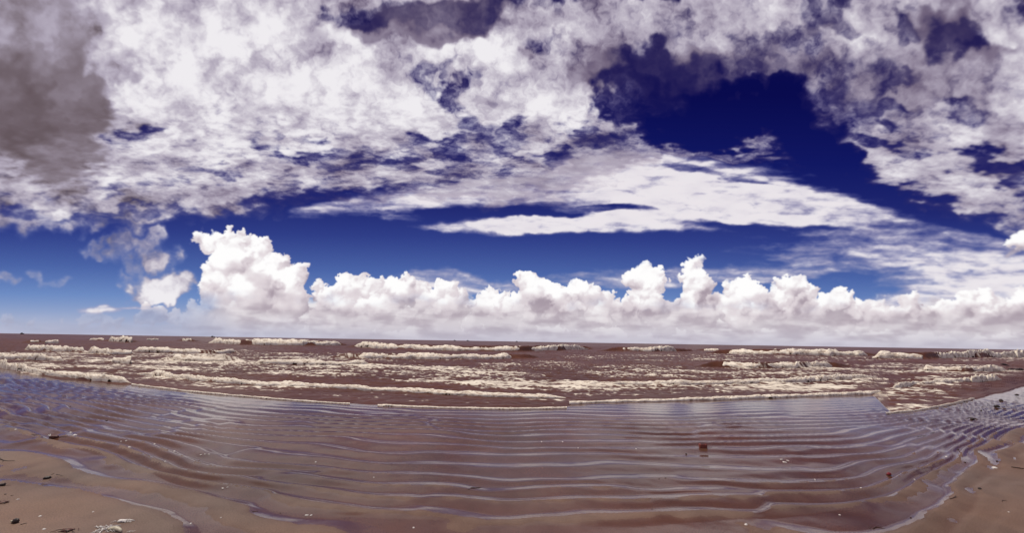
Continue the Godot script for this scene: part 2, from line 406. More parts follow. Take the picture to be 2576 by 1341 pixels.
func lay_out() -> void:
	shore = polar([[-60, 912], [0, 928], [80, 944], [165, 958], [330, 970], [480, 988], [600, 999], [780, 1013], [930, 1021], [1120, 1028], [1280, 1031], [1420, 1028], [1450, 1016], [1600, 1012], [1800, 1006], [2000, 999], [2185, 992], [2205, 1000], [2235, 1036], [2255, 1041], [2310, 1035], [2400, 1018], [2450, 1006], [2520, 990], [2576, 974], [2620, 962]],
		[[-180.0, 5000.0], [-110.0, 5000.0], [-88.0, 900.0], [-78.0, 160.0], [-66.0, 64.0], [64.0, 46.0], [76.0, 130.0], [88.0, 800.0], [110.0, 5000.0], [180.0, 5000.0]])
	damp = polar([[-40, 1076], [0, 1090], [60, 1100], [150, 1120], [260, 1150], [400, 1200], [520, 1260], [700, 1290], [950, 1306], [1250, 1330], [1600, 1330], [1900, 1310], [2120, 1290], [2250, 1250], [2360, 1196], [2440, 1150], [2510, 1096], [2576, 1052]],
		[[-180.0, 2.6], [-120.0, 4.0], [-80.0, 12.0], [80.0, 14.0], [120.0, 4.0], [180.0, 2.6]])
	lines = polar([[-60, 912], [0, 930], [165, 956], [330, 974], [600, 1000], [930, 1019], [1280, 1026], [1700, 1026], [2100, 1024], [2300, 1016], [2450, 998], [2576, 972], [2620, 962]],
		[[-180.0, 5000.0], [-110.0, 5000.0], [-88.0, 900.0], [-78.0, 160.0], [-66.0, 64.0], [64.0, 46.0], [76.0, 130.0], [88.0, 800.0], [110.0, 5000.0], [180.0, 5000.0]])
	for i in 7201:
		var az := i / 20.0 - 180.0
		shore_fast.append(along(shore, az))
		damp_fast.append(along(damp, az))
		lines_fast.append(along(lines, az))
	shore_fast = smoothed(shore_fast, 8)
	damp_fast = smoothed(smoothed(damp_fast, 50), 40)
	lines_fast = smoothed(smoothed(lines_fast, 50), 40)
	na = noise(31, 0.11, 3)
	nb_ = noise(32, 0.45, 3)
	nc_ = noise(33, 1.6, 3)
	nd = noise(34, 0.05, 3)
	lace = noise(35, 0.9, 2, FastNoiseLite.TYPE_CELLULAR)
	lace.cellular_return_type = FastNoiseLite.RETURN_DISTANCE2_SUB
	lace.cellular_jitter = 1.0

func shore_at(x: float, z: float) -> float:
	return quick(shore_fast, rad_to_deg(atan2(x, -z)))

# where a point lies between the water's edge (0) and the landward end of the wet ripples (1)
func across(x: float, z: float) -> float:
	var az := rad_to_deg(atan2(x, -z))
	var r := Vector2(x, z).length()
	var r0 := quick(shore_fast, az)
	var r1 := quick(damp_fast, az)
	return (r0 - r) / maxf(r0 - r1, 0.5)

func crest(p: float) -> float:
	# an uneven ripple: a short seaward side that rises, a longer side that falls towards the land
	var f := p - floorf(p)
	var k := f / 0.38 if f < 0.38 else (1.0 - f) / 0.62
	return lerpf(k, k * k * (3.0 - 2.0 * k), 0.45)

var ripple := 0.0       # set by sand_height: 0 in the troughs, 1 on the crests
var level := 0.0        # set by sand_height: place between the water's edge (0) and the end of the ripples (1)

func sand_height(x: float, z: float) -> float:
	var r := Vector2(x, z).length()
	var az := rad_to_deg(atan2(x, -z))
	var r0 := quick(shore_fast, az)
	ripple = 0.5
	level = 0.0
	if r > r0 + 0.3:
		return maxf(-0.02 - (r - r0) * 0.05, -1.5)
	if r > 300.0:
		level = 3.0
		return 0.0
	var rl := quick(lines_fast, az)
	var r1 := quick(damp_fast, az)
	var s := (rl - r) / maxf(rl - r1, 0.5)
	level = s
	var w := na.get_noise_2d(x, z)
	var v := nb_.get_noise_2d(x * 0.5, z * 1.2)
	var g := 16.0 * minf(s, 1.0) + 6.0 * maxf(s - 1.0, 0.0) + 0.35 * sin(s * 5.0)
	var p1 := g + 1.1 * w + 0.42 * v + 0.12 * nb_.get_noise_2d(x * 1.6 + 40.0, z * 2.4)
	var p2 := p1 + 0.5 + 0.8 * nd.get_noise_2d(x * 2.0 + 50.0, z * 2.0)
	var pick := sst(-0.06, 0.06, na.get_noise_2d(x * 1.5 + 70.0, z * 2.6))
	var h := lerpf(crest(p1), crest(p2), pick)
	ripple = h
	var amp := (0.30 + 0.70 * sst(0.05, 0.35, s)) * (1.0 - 0.8 * sst(1.02, 1.35, s)) * (1.0 - sst(1.4, 2.3, s))
	amp *= clampf(1.0 + 0.9 * na.get_noise_2d(x * 1.5 + 31.0, z * 1.5), 0.6, 1.4)
	amp *= sst(0.0, 0.4, r0 - r)
	var wave_len := minf((rl - r1) / 14.5, 1.6)
	return 0.058 * wave_len * amp * (h - 0.5) + 0.0035 * v + 0.0008 * nc_.get_noise_2d(x * 3.0, z * 3.0) - 0.02 * sst(0.0, 0.3, r - r0) + 0.02 * w * sst(1.0, 2.0, s)

func grid_mesh(nc: int, nr: int, pos: PackedVector3Array, col: PackedColorArray, uv: PackedVector2Array, second := PackedByteArray(), drop := false) -> ArrayMesh:
	# nc columns, nr rows, row by row; rows run away from the eye, columns from left to right
	var nor := PackedVector3Array()
	nor.resize(nc * nr)
	for j in nr:
		var ja := maxi(j - 1, 0) * nc
		var jb := mini(j + 1, nr - 1) * nc
		for i in nc:
			var dx := pos[j * nc + mini(i + 1, nc - 1)] - pos[j * nc + maxi(i - 1, 0)]
			var dz := pos[jb + i] - pos[ja + i]
			var n := dx.cross(dz)
			nor[j * nc + i] = n.normalized() if n.length_squared() > 1e-16 else Vector3.UP
	var one := PackedInt32Array()
	var two := PackedInt32Array()
	for j in nr - 1:
		for i in nc - 1:
			var a := j * nc + i
			var b := a + 1
			var c := a + nc
			var d := c + 1
			if second.size() and second[a] + second[b] + second[c] + second[d] > 2:
				two.append_array(PackedInt32Array([a, c, b, b, c, d]))
			else:
				one.append_array(PackedInt32Array([a, c, b, b, c, d]))
	var mesh := ArrayMesh.new()
	for idx in [one, two]:
		if idx.size() == 0 or (drop and idx == two):
			continue
		var arr := []
		arr.resize(Mesh.ARRAY_MAX)
		arr[Mesh.ARRAY_VERTEX] = pos
		arr[Mesh.ARRAY_NORMAL] = nor
		arr[Mesh.ARRAY_COLOR] = col
		if uv.size():
			arr[Mesh.ARRAY_TEX_UV] = uv
		arr[Mesh.ARRAY_INDEX] = idx
		mesh.add_surface_from_arrays(Mesh.PRIMITIVE_TRIANGLES, arr)
	return mesh

func columns() -> PackedFloat32Array:
	var out := PackedFloat32Array()
	var az := -180.0
	while az < 180.0:
		out.append(az)
		var a := absf(az)
		az += 0.125 if a < 58.0 else (0.5 if a < 70.0 else (2.0 if a < 90.0 else 5.0))
		if out[-1] < -58.0 and az > -58.0:
			az = -58.0
	out.append(180.0)
	return out

func mat(color: Color, rough: float, vertex := false) -> StandardMaterial3D:
	var m := StandardMaterial3D.new()
	m.albedo_color = color
	m.roughness = rough
	m.vertex_color_use_as_albedo = vertex
	return m

func lin(r: float, g: float, b: float) -> Color:
	return Color(r, g, b).linear_to_srgb()

func place(called: String, mesh: Mesh, materials: Array, parent: Node = self) -> MeshInstance3D:
	var o := MeshInstance3D.new()
	o.name = called
	o.mesh = mesh
	for i in materials.size():
		if i < mesh.get_surface_count():
			o.set_surface_override_material(i, materials[i])
	parent.add_child(o, true)
	return o

func grain_texture(seed_: int, size: int, freq: float, lo: float, hi: float) -> NoiseTexture2D:
	var t := NoiseTexture2D.new()
	t.width = size
	t.height = size
	t.seamless = true
	t.noise = noise(seed_, freq, 5)
	var g := Gradient.new()
	g.set_color(0, Color(lo, lo, lo))
	g.set_color(1, Color(hi, hi, hi))
	t.color_ramp = g
	return t

func make_sand() -> void:
	var az := columns()
	var nc := az.size()
	var rows := PackedFloat32Array([0.0, 0.5, 1.0, 1.6])
	var n_fine := 420
	var nr := rows.size() + n_fine
	var pos := PackedVector3Array()
	var col := PackedColorArray()
	pos.resize(nc * nr)
	col.resize(nc * nr)
	var drained := PackedByteArray()
	drained.resize(nc * nr)
	var wet := Vector3(0.150, 0.070, 0.046)
	var dry := Vector3(0.228, 0.146, 0.106)
	for i in nc:
		var a := deg_to_rad(az[i])
		var sx := sin(a)
		var sz := -cos(a)
		var far := quick(lines_fast, az[i]) + 6.0
		for j in nr:
			var r := rows[j] if j < rows.size() else 1.0 / lerpf(1.0 / 2.1, 1.0 / far, float(j - rows.size()) / (n_fine - 1))
			var x := sx * r
			var z := sz * r
			var k := j * nc + i
			pos[k] = Vector3(x, sand_height(x, z), z)
			var v := nb_.get_noise_2d(x * 0.8, z * 0.8)
			var f := nc_.get_noise_2d(x * 1.5, z * 1.5)
			# water stays longest in the troughs
			var w := sst(0.86, 1.20, level + 0.16 * v + 0.12 * f + 0.5 * (ripple - 0.62) * (1.0 - 0.7 * sst(1.05, 1.3, level)))
			drained[k] = 1 if w > 0.5 else 0
			var c := wet.lerp(dry, w)
			c *= 1.0 + 0.22 * v + 0.16 * f + 0.16 * na.get_noise_2d(x * 2.0 + 9.0, z * 2.0)
			var tint := na.get_noise_2d(x * 3.0 + 200.0, z * 3.0)
			col[k] = Color(c.x * (1.0 + 0.14 * tint), c.y, c.z * (1.0 - 0.14 * tint))
	var m := mat(Color.WHITE, 0.15, true)
	m.metallic_specular = 0.43
	var m2 := mat(Color.WHITE, 0.6, true)
	m2.metallic_specular = 0.35
	for mm in [m, m2]:
		mm.uv1_triplanar = true
		mm.uv1_world_triplanar = true
		mm.uv1_scale = Vector3.ONE * 0.8
		mm.albedo_texture = grain_texture(36, 1024, 0.09, 0.62, 1.0)
		mm.normal_enabled = true
		var bump := NoiseTexture2D.new()
		bump.width = 1024
		bump.height = 1024
		bump.seamless = true
		bump.as_normal_map = true
		bump.bump_strength = 3.0
		bump.noise = noise(37, 0.045, 5)
		mm.normal_texture = bump
		mm.normal_scale = 0.10 if mm == m else 0.45
	var o := place("sand", grid_mesh(nc, nr, pos, col, PackedVector2Array(), drained), [m, m2])
	o.set_meta("kind", "structure")
	o.set_meta("label", "wet rippled brown sand of the beach")

# foam left lying on the sea: where it is thick, from the photograph
var foam_map := PackedFloat32Array()

func make_foam_map() -> void:
	foam_map.resize(MW * MH)
	# same grid as the sky's maps, but rows stand for photo points from 840 to 1080 one by one
	var list := [
		[200, 893, 260, 10, 1, 0.55], [100, 905, 260, 16, 2, 0.62], [200, 918, 260, 18, 3, 0.66], [80, 930, 160, 18, 6, 0.72], [280, 945, 160, 14, 6, 0.62],
		[520, 924, 260, 20, 2, 0.92], [800, 932, 320, 22, 2, 0.80], [1100, 944, 320, 26, 2, 0.84], [1300, 962, 200, 26, 2, 0.80], [480, 890, 200, 8, 0, 0.5], [760, 900, 200, 10, 0, 0.6], [1000, 907, 200, 8, 0, 0.5], [1330, 925, 160, 16, 0, 0.5],
		[500, 962, 220, 16, 4, 0.52], [800, 985, 300, 16, 3, 0.42], [1150, 1006, 320, 16, 2, 0.5], [1340, 1018, 160, 14, 0, 0.66], [1100, 1000, 300, 12, 3, 0.45],
		[1560, 938, 260, 18, 0, 0.72], [1840, 940, 300, 18, 0, 0.62], [2100, 938, 220, 16, 0, 0.66], [1560, 982, 200, 20, -2, 0.78], [1800, 980, 300, 18, -2, 0.84], [2080, 970, 220, 18, -3, 0.84], [1700, 902, 300, 10, 0, 0.34], [2000, 905, 300, 8, 0, 0.3],
		[2380, 930, 240, 14, 2, 0.62], [2480, 946, 160, 14, -4, 0.5], [2350, 960, 140, 14, -4, 0.64], [2300, 990, 160, 18, -6, 0.42], [2320, 1020, 140, 12, -8, 0.34], [2480, 905, 140, 8, 0, 0.4],
	]
	for s in list:
		var cx: float = s[0]
		var cy: float = s[1]
		for y in MH:
			var dy := 840.0 + y - cy
			if absf(dy) > s[2] * 0.2 + s[3]:
				continue
			for x in range(maxi(0, int((cx - s[2] - MX) / CELL)), mini(MW, int((cx + s[2] - MX) / CELL) + 1)):
				var dx := MX + x * CELL - cx
				var q := pow(dx / s[2], 2.0) + pow((dy - dx * tan(deg_to_rad(s[4]))) / s[3], 2.0)
				if q < 1.0:
					var i := y * MW + x
					foam_map[i] = lerpf(foam_map[i], s[5], minf(1.0, (1.0 - q) * 2.0))

func foam_at(p: Vector2) -> float:
	var fx := clampf((p.x - MX) / CELL, 0.0, MW - 1.01)
	var fy := p.y - 840.0
	if fy < 0.0 or fy > MH - 2.0:
		return 0.0
	var x := int(fx)
	var y := int(fy)
	fx -= x
	fy -= y
	var i := y * MW + x
	return lerpf(lerpf(foam_map[i], foam_map[i + 1], fx), lerpf(foam_map[i + MW], foam_map[i + MW + 1], fx), fy)

# breaking waves: [points along the foot of the foam (photo), height of the foam in photo points, length of bare shoulder at each end, group, label]
var breakers: Array = []

func list_breakers() -> void:
	var far := ["breaking waves far out", "long cream foam crest of a wave breaking far out below the horizon"]
	var mid := ["breaking waves in the middle of the surf", "cream foam crest of a wave breaking midway between horizon and beach"]
	var low := ["small whitecaps near the horizon", "short whitecap on the brown sea near the horizon"]
	var near := ["foam rollers close to the beach"]
	var edge := ["foam lips at the water's edge"]
	breakers = [
		[[[521, 866], [640, 870], [760, 872], [866, 872]], 12, 30] + far,
		[[[880, 876], [1000, 880], [1150, 884], [1296, 886], [1400, 884], [1482, 880]], 13, 30] + far,
		[[[1560, 886], [1640, 887], [1703, 886]], 11, 60] + far,
		[[[1823, 892], [1938, 895], [2060, 897], [2188, 898]], 12, 60] + far,
		[[[2194, 903], [2320, 905], [2450, 903], [2600, 901]], 11, 20] + far,
		[[[430, 909], [500, 911], [573, 912]], 15, 60] + mid,
		[[[333, 887], [440, 889], [520, 892], [598, 890]], 9, 30] + mid,
		[[[60, 883], [140, 886], [215, 889]], 9, 20] + mid,
		[[[220, 891], [280, 894], [335, 894]], 10, 20] + mid,
		[[[-40, 903], [60, 906], [160, 910]], 8, 20] + mid,
		[[[280, 914], [330, 916]], 10, 40] + mid,
		[[[892, 903], [1000, 904], [1150, 905], [1296, 904]], 13, 80] + mid,
		[[[640, 916], [760, 919], [860, 921], [930, 918]], 12, 60] + mid,
		[[[1807, 925], [1900, 928], [2000, 928], [2097, 924]], 14, 70, mid[0], "short thick foam crest with bare dark brown shoulders at both ends"],
		[[[2321, 934], [2420, 938], [2534, 936]], 9, 30] + mid,
		[[[271, 862], [333, 864]], 8, 30] + low,
		[[[224, 858], [262, 859]], 4, 20] + low,
		[[[74, 864], [98, 864]], 5, 30] + low,
		[[[112, 866], [148, 866]], 5, 20] + low,
		[[[457, 860], [482, 861]], 6, 30] + low,
		[[[368, 858], [400, 858]], 3, 20] + low,
		[[[1770, 884], [1810, 885]], 5, 40] + low,
		[[[-60, 916], [0, 926], [116, 946], [232, 959], [329, 967]], 12, 20, near[0], "foam roller running up beside the blue-grey wet sand"],
		[[[337, 944], [426, 953], [542, 964], [658, 973], [793, 977], [948, 984], [1103, 993], [1219, 999], [1330, 1003], [1430, 1005]], 13, 20, near[0], "longest yellowish foam roller, curving across the shallows behind two thin foam lips"],
		[[[1434, 970], [1548, 971], [1703, 970], [1935, 966], [2070, 960], [2208, 952]], 12, 30, near[0], "straight yellowish foam roller parallel to the thick bubbly foam lip"],
		[[[2240, 982], [2300, 972], [2418, 964], [2520, 958]], 9, 20, near[0], "low broken foam roller behind the tongue of thin water near the driftwood log"],
		[[[1432, 1018], [1520, 1014], [1650, 1011], [1800, 1007], [2000, 1000], [2190, 993], [2216, 990]], 8, 0, edge[0], "thick bubbly foam lip, the most lumpy one at the water's edge"],
		[[[330, 970], [480, 988], [600, 999], [780, 1013], [880, 1019]], 3.5, 0, edge[0], "thinnest foam lip, a slanting white line at the edge of the sand"],
		[[[950, 1023], [1120, 1029], [1280, 1032], [1426, 1029]], 4.5, 0, edge[0], "level thin foam lip between the slanting lip and the thick bubbly one"],
		[[[2229, 1043], [2300, 1037], [2400, 1019], [2452, 1006]], 4, 0, edge[0], "thin foam lip round the tongue of thin water near the black stones"],
	]

func spaced(list: Array, step: float) -> Array:
	var c := Curve2D.new()
	for p in list:
		c.add_point(Vector2(p[0], p[1]))
	var n := maxi(8, int(c.get_baked_length() / step))
	var out: Array = []
	for i in n + 1:
		out.append(c.sample_baked(c.get_baked_length() * i / n))
	return out

var swells: Array = []      # for the sea's own surface: [first azimuth, last azimuth, points (azimuth, distance), height, bare shoulder in degrees]

func note_swells() -> void:
	for b in breakers:
		if b[2] == 0:
			continue
		var pts: Array = []
		var ext: Array = b[0].duplicate()
		var a0: Array = ext[0]
		var a1: Array = ext[-1]
		ext.push_front([a0[0] - b[2], a0[1] - 0.5])
		ext.push_back([a1[0] + b[2], a1[1] - 0.5])
		var hgt := 0.0
		for p in ext:
			var g := on_ground(p[0], p[1])
			var d := Vector2(g.x, g.z).length()
			pts.append([rad_to_deg(atan2(g.x, -g.z)), d])
			hgt += b[1] / 2.5156 * d / FOCUS / ext.size()
		pts.sort_custom(func(p, q): return p[0] < q[0])
		swells.append([pts[0][0], pts[-1][0], pts, hgt * (0.75 if hgt > 0.4 else 0.25)])

func swell_height(az: float, r: float) -> float:
	var h := 0.0
	for s in swells:
		if az <= s[0] or az >= s[1]:
			continue
		var d := r - along(s[2], az)
		var high: float = s[3]
		if d < -high * 2.0 or d > high * 14.0:
			continue
		var e := minf(az - s[0], s[1] - az) / minf(3.0, (s[1] - s[0]) * 0.45)
		var k := high * sst(0.0, 1.0, e)
		h = maxf(h, k * (sst(-1.2, 0.3, d / high) if d < 0.3 * high else exp(-pow((d - 0.3 * high) / (high * 4.0), 2.0))))
	return h

const FOAM := Vector3(0.79, 0.725, 0.60)
const WEB_MEAN := 0.88
const WEB_DEV := 0.24

func make_sea() -> void:
	var all := columns()
	var az := PackedFloat32Array()
	for a in all:
		if absf(a) < 100.0:
			az.append(a)
	var nc := az.size()
	var dist := PackedFloat32Array()
	var q := -0.1
	while q < 9000.0:
		dist.append(q)
		q += 0.035 + maxf(q, 0.0) * (0.0075 if q < 160.0 else 0.05)
	var nr := dist.size()
	var pos := PackedVector3Array()
	var col := PackedColorArray()
	var foamy := PackedByteArray()
	pos.resize(nc * nr)
	col.resize(nc * nr)
	foamy.resize(nc * nr)
	var n1 := noise(41, 0.16, 3)
	var n2 := noise(42, 0.9, 3)
	var n3 := noise(43, 0.035, 3)
	var water := Vector3(0.098, 0.041, 0.029)
	for i in nc:
		var a := deg_to_rad(az[i])
		var sx := sin(a)
		var sz := -cos(a)
		var r0 := quick(shore_fast, az[i])
		for j in nr:
			var e := dist[j]
			var r := r0 + e
			var x := sx * r
			var z := sz * r
			var k := j * nc + i
			var h := -0.012 + 0.03 * sst(-0.1, 0.5, e)
			var c1 := n1.get_noise_2d(x * 0.6, z * 1.4)
			var c2 := n2.get_noise_2d(x * 0.6, z * 1.5)
			var c3 := n3.get_noise_2d(x * 0.6, z * 1.6)
			var deep := sst(0.3, 5.0, e)
			h += deep * (0.05 + 0.10 * sst(10.0, 60.0, e)) * c1 + deep * 0.06 * c2 + 0.28 * sst(15.0, 90.0, e) * c3
			h += sst(0.0, 0.5, e) * (0.008 * c2 + (0.018 + 0.0006 * minf(e, 60.0)) * n2.get_noise_2d(x * 2.4, z * 2.4 + 50.0))
			var lump := swell_height(az[i], r) if e < 400.0 else 0.0
			h += lump
			pos[k] = Vector3(x, h, z)
			var c := water * (1.0 + 0.25 * c1 + 0.15 * c2)
			if e < 140.0 and absf(az[i]) < 66.0:
				var f := foam_at(photo(Vector3(x, -EYE, z)))
				if f > 0.02:
					var l := lace.get_noise_2d(x * 1.1 + 0.8 * c1, z * 1.5 + 0.8 * c2)      # -1 on the webs, higher inside the cells
					var l2 := lace.get_noise_2d(x * 3.1 + 40.0, z * 4.1)
					var web := -(l * 0.4 + l2 * 0.8) + 0.45 * c1 + 0.35 * c2 + 0.3 * n2.get_noise_2d(x * 3.0 + 7.0, z * 3.0)
					var t := sst(-0.25, 0.45, (web - WEB_MEAN) / WEB_DEV - (0.74 - f * 0.70) * 2.6)
					c = c.lerp(FOAM, t * clampf(0.72 + 0.5 * c2, 0.4, 1.0))      # water shows through where the foam is thin
					foamy[k] = 1 if t > 0.5 else 0
			col[k] = Color(c.x, c.y, c.z)
	var wm := mat(Color.WHITE, 0.38, true)
	wm.metallic_specular = 0.14
	var fm := mat(Color.WHITE, 0.75, true)
	fm.metallic_specular = 0.3
	var o := place("sea", grid_mesh(nc, nr, pos, col, PackedVector2Array(), foamy), [wm, fm])
	o.set_meta("kind", "structure")
	o.set_meta("label", "muddy brown sea with waves and lacy foam")

func make_breakers() -> void:
	var n1 := noise(51, 1.0, 3)
	var n2 := noise(52, 1.0, 2, FastNoiseLite.TYPE_CELLULAR)
	n2.cellular_return_type = FastNoiseLite.RETURN_DISTANCE
	var fm := mat(Color.WHITE, 0.8, true)
	fm.metallic_specular = 0.3
	var count := 0
	for b in breakers:
		count += 1
		var line := spaced(b[0], 1.4)
		var n := line.size()
		var m := 21
		var pos := PackedVector3Array()
		var col := PackedColorArray()
		var lip: bool = b[2] == 0
		var mid := on_ground(line[n / 2].x, line[n / 2].y)
		var base := Vector3(mid.x, 0.0, mid.z)
		pos.resize(n * m)
		col.resize(n * m)
		var holes := PackedByteArray()
		holes.resize(n * m)
		var gone := 0.0
		var before := Vector3.ZERO
		for i in n:
			var g := on_ground(line[i].x, line[i].y)
			if i > 0:
				gone += g.distance_to(before)
			before = g
			var flat := Vector3(g.x, 0, g.z)
			var d := flat.length()
			var out := flat / d
			var high: float = b[1] / 2.5156 * d / FOCUS * ((1.0 if b[1] < 14 and d > 30.0 else 0.72) if not lip else 0.6)
			var t := float(i) / (n - 1)
			var ends := sst(0.0, 0.06, t) * sst(0.0, 0.06, 1.0 - t) if not lip else 1.0
			var f := 1.0 / maxf(b[1] / 2.5156 * mid.length() / FOCUS, 0.05)
			var wob := n1.get_noise_2d(gone * f * 0.22 + count * 31.0, 8.0)
			var gap := n1.get_noise_2d(gone * f * 0.06 + count * 17.0, 15.0)
			high *= maxf(0.3, 0.84 + 0.20 * wob + 0.42 * gap) * (0.15 + 0.85 * ends)
			high = maxf(high, 0.01)
			var depth := high * (2.1 if not lip else 2.8)
			var ragged := n1.get_noise_2d(gone * f * 0.14 + count * 7.0, 3.0)
			for j in m:
				var u := float(j) / (m - 1)
				var ang := u * PI
				# a steep tumbling front towards the beach, a long back
				var reach := -cos(ang) * depth * ((0.75 + 0.6 * ragged) if u < 0.5 else (1.3 if not lip else 0.8)) + high * 0.25
				var up := pow(sin(ang), 0.7) * high
				var p := flat + out * reach + Vector3(0, up, 0)
				var q := Vector3(gone * f * 0.75, u * 4.2, count * 13.0)
				var l1 := n1.get_noise_3d(q.x, q.y, q.z)
				var l2 := n2.get_noise_3d(q.x * 1.7, q.y * 1.7, q.z * 1.7)
				var l3 := n1.get_noise_3d(q.x * 3.3, q.y * 3.3, q.z * 3.3)
				var push := (0.30 * l1 - 0.18 * l2 + 0.12 * l3) * high * sin(ang)
				p += (Vector3(0, sin(ang), 0) - out * cos(ang) * 0.6) * push
				var floor_y := -0.06 if not lip else -0.012
				p.y = p.y * 1.0 + 0.01 if j > 0 and j < m - 1 else floor_y
				if j == m - 1 and not lip:
					p.y = minf(0.3 * high, 0.4)
				pos[j * n + i] = p - base
				var c := FOAM
				var dirt := sst(0.0, 0.42, -l1 * 0.8 + 0.35 * (l2 + 0.4) - 0.4 * l3 + 0.12)
				c = c.lerp(Vector3(0.24, 0.15, 0.105), dirt * 0.7)
				col[j * n + i] = Color(c.x, c.y, c.z)
				# the foam frays out at its foot and down its back
				var fray := sst(0.30, 0.02, u) * 0.42 + sst(0.6, 1.0, u) * 0.5
				holes[j * n + i] = 1 if 0.5 + 0.85 * l1 + 0.45 * l3 + 0.4 * (0.5 - gap) < fray * 0.85 else 0
		var o := place(numbered("breaking_wave" if not lip else "foam_lip"), grid_mesh(n, m, pos, col, PackedVector2Array(), holes, true), [fm])
		o.position = base
		o.set_meta("label", b[4])
		o.set_meta("category", "wave" if not lip else "foam")
		o.set_meta("group", b[3])

# ---------------------------------------------------------------- things lying on the beach
var taken := {}

func numbered(called: String) -> String:
	taken[called] = taken.get(called, -1) + 1
	return called if taken[called] == 0 else "%s_%03d" % [called, taken[called]]

func tag(o: Node3D, label: String, category: String, group := "") -> Node3D:
	o.set_meta("label", label)
	o.set_meta("category", category)
	if group:
		o.set_meta("group", group)
	return o

func metres(px: float, py: float) -> float:
	# metres per photo point at the spot of the ground seen there
	var g := on_ground(px, py)
	return -(unturn * (g - Vector3(0, EYE, 0))).z / FOCUS / 2.5156

func spot(px: float, py: float) -> Vector3:
	var g := on_ground(px, py)
	g.y = sand_height(g.x, g.z)
	return g

func quad_grid(st: SurfaceTool, ring: Array) -> void:
	# ring: rows of points, each row closed on itself
	for j in ring.size() - 1:
		var n: int = ring[j].size()
		for i in n:
			var a: Vector3 = ring[j][i]
			var b: Vector3 = ring[j][(i + 1) % n]
			var c: Vector3 = ring[j + 1][i]
			var d: Vector3 = ring[j + 1][(i + 1) % n]
			for v in [a, b, c, b, d, c]:
				st.add_vertex(v)

func finished(st: SurfaceTool, smooth := true) -> ArrayMesh:
	if smooth:
		st.index()
	st.generate_normals()
	return st.commit()

func fresh() -> SurfaceTool:
	var st := SurfaceTool.new()
	st.begin(Mesh.PRIMITIVE_TRIANGLES)
	return st

func add_tube(st: SurfaceTool, pts: Array, radii: Array, sides := 7) -> void:
	var rows: Array = []
	for k in pts.size():
		var p: Vector3 = pts[k]
		var t: Vector3 = (pts[mini(k + 1, pts.size() - 1)] - pts[maxi(k - 1, 0)]).normalized()
		var side := t.cross(Vector3.UP if absf(t.y) < 0.9 else Vector3.RIGHT).normalized()
		var up := side.cross(t)
		var row: Array = []
		for i in sides:
			var a := TAU * i / sides
			row.append(p + (side * cos(a) + up * sin(a)) * radii[k])
		if k == 0:
			var tip: Array = []
			tip.resize(sides)
			tip.fill(p - t * radii[k] * 0.4)
			rows.append(tip)
		rows.append(row)
		if k == pts.size() - 1:
			var tip: Array = []
			tip.resize(sides)
			tip.fill(p + t * radii[k] * 0.4)
			rows.append(tip)
	quad_grid(st, rows)

func lump_mesh(seed_: int, size: Vector3, rough := 0.28, boxy := 1.0) -> ArrayMesh:
	var n := noise(seed_, 0.9, 3)
	var rows: Array = []
	var nj := 10
	var ni := 14
	for j in nj + 1:
		var row: Array = []
		var b := PI * j / nj
		for i in ni:
			var a := TAU * i / ni
			var d := Vector3(sin(b) * cos(a), cos(b), -sin(b) * sin(a))
			# boxy below 1 squares the lump off
			var e := Vector3(signf(d.x) * pow(absf(d.x), boxy), signf(d.y) * pow(absf(d.y), boxy), signf(d.z) * pow(absf(d.z), boxy))
			row.append(e * size * 0.5 * (1.0 + rough * n.get_noise_3dv(d * 1.6 + Vector3.ONE * seed_)))
		rows.append(row)
	var st := fresh()
	quad_grid(st, rows)
	return finished(st)

func lay(called: String, mesh: Mesh, m: Material, px: float, py: float, sink: float, turn_y: float, label: String, category: String, group := "") -> MeshInstance3D:
	var o := place(numbered(called), mesh, [m])
	o.position = spot(px, py) - Vector3(0, sink, 0)
	o.rotation.y = turn_y
	tag(o, label, category, group)
	return o

func twig(ax: float, ay: float, bx: float, by: float, thick: float, label: String, group := "", seed_ := 1, called := "twig") -> void:
	var a := spot(ax, ay)
	var b := spot(bx, by)
	var base := (a + b) * 0.5
	var k := metres((ax + bx) * 0.5, (ay + by) * 0.5)
	var rng := RandomNumberGenerator.new()
	rng.seed = seed_
	var pts: Array = []
	var radii: Array = []
	var n := 9
	var long := a.distance_to(b)
	var across_ := (b - a).cross(Vector3.UP).normalized()
	var r := thick * k * 0.5
	var sway := rng.randf_range(-0.12, 0.12)
	for i in n:
		var t := float(i) / (n - 1)
		var p := a.lerp(b, t)
		p += across_ * long * (sway * sin(t * PI) + rng.randf_range(-0.02, 0.02))
		p.y = sand_height(p.x, p.z) + r * 0.5 + long * 0.02 * rng.randf() * sin(t * PI)
		pts.append(p - base)
		radii.append(r * (1.15 - 0.75 * t) * rng.randf_range(0.8, 1.15))
	var st := fresh()
	add_tube(st, pts, radii)
	if long / r > 16.0:
		var p: Vector3 = pts[n / 2]
		var off := across_ * signf(sway) * long * 0.10 + (b - a) * 0.14
		add_tube(st, [p, p + off * 0.55, p + off + Vector3(0, r, 0)], [r * 0.5, r * 0.4, r * 0.22], 6)
	var o := place(numbered(called), finished(st), [mats.twig])
	o.position = base
	tag(o, label, "twig" if called == "twig" else "stick", group)

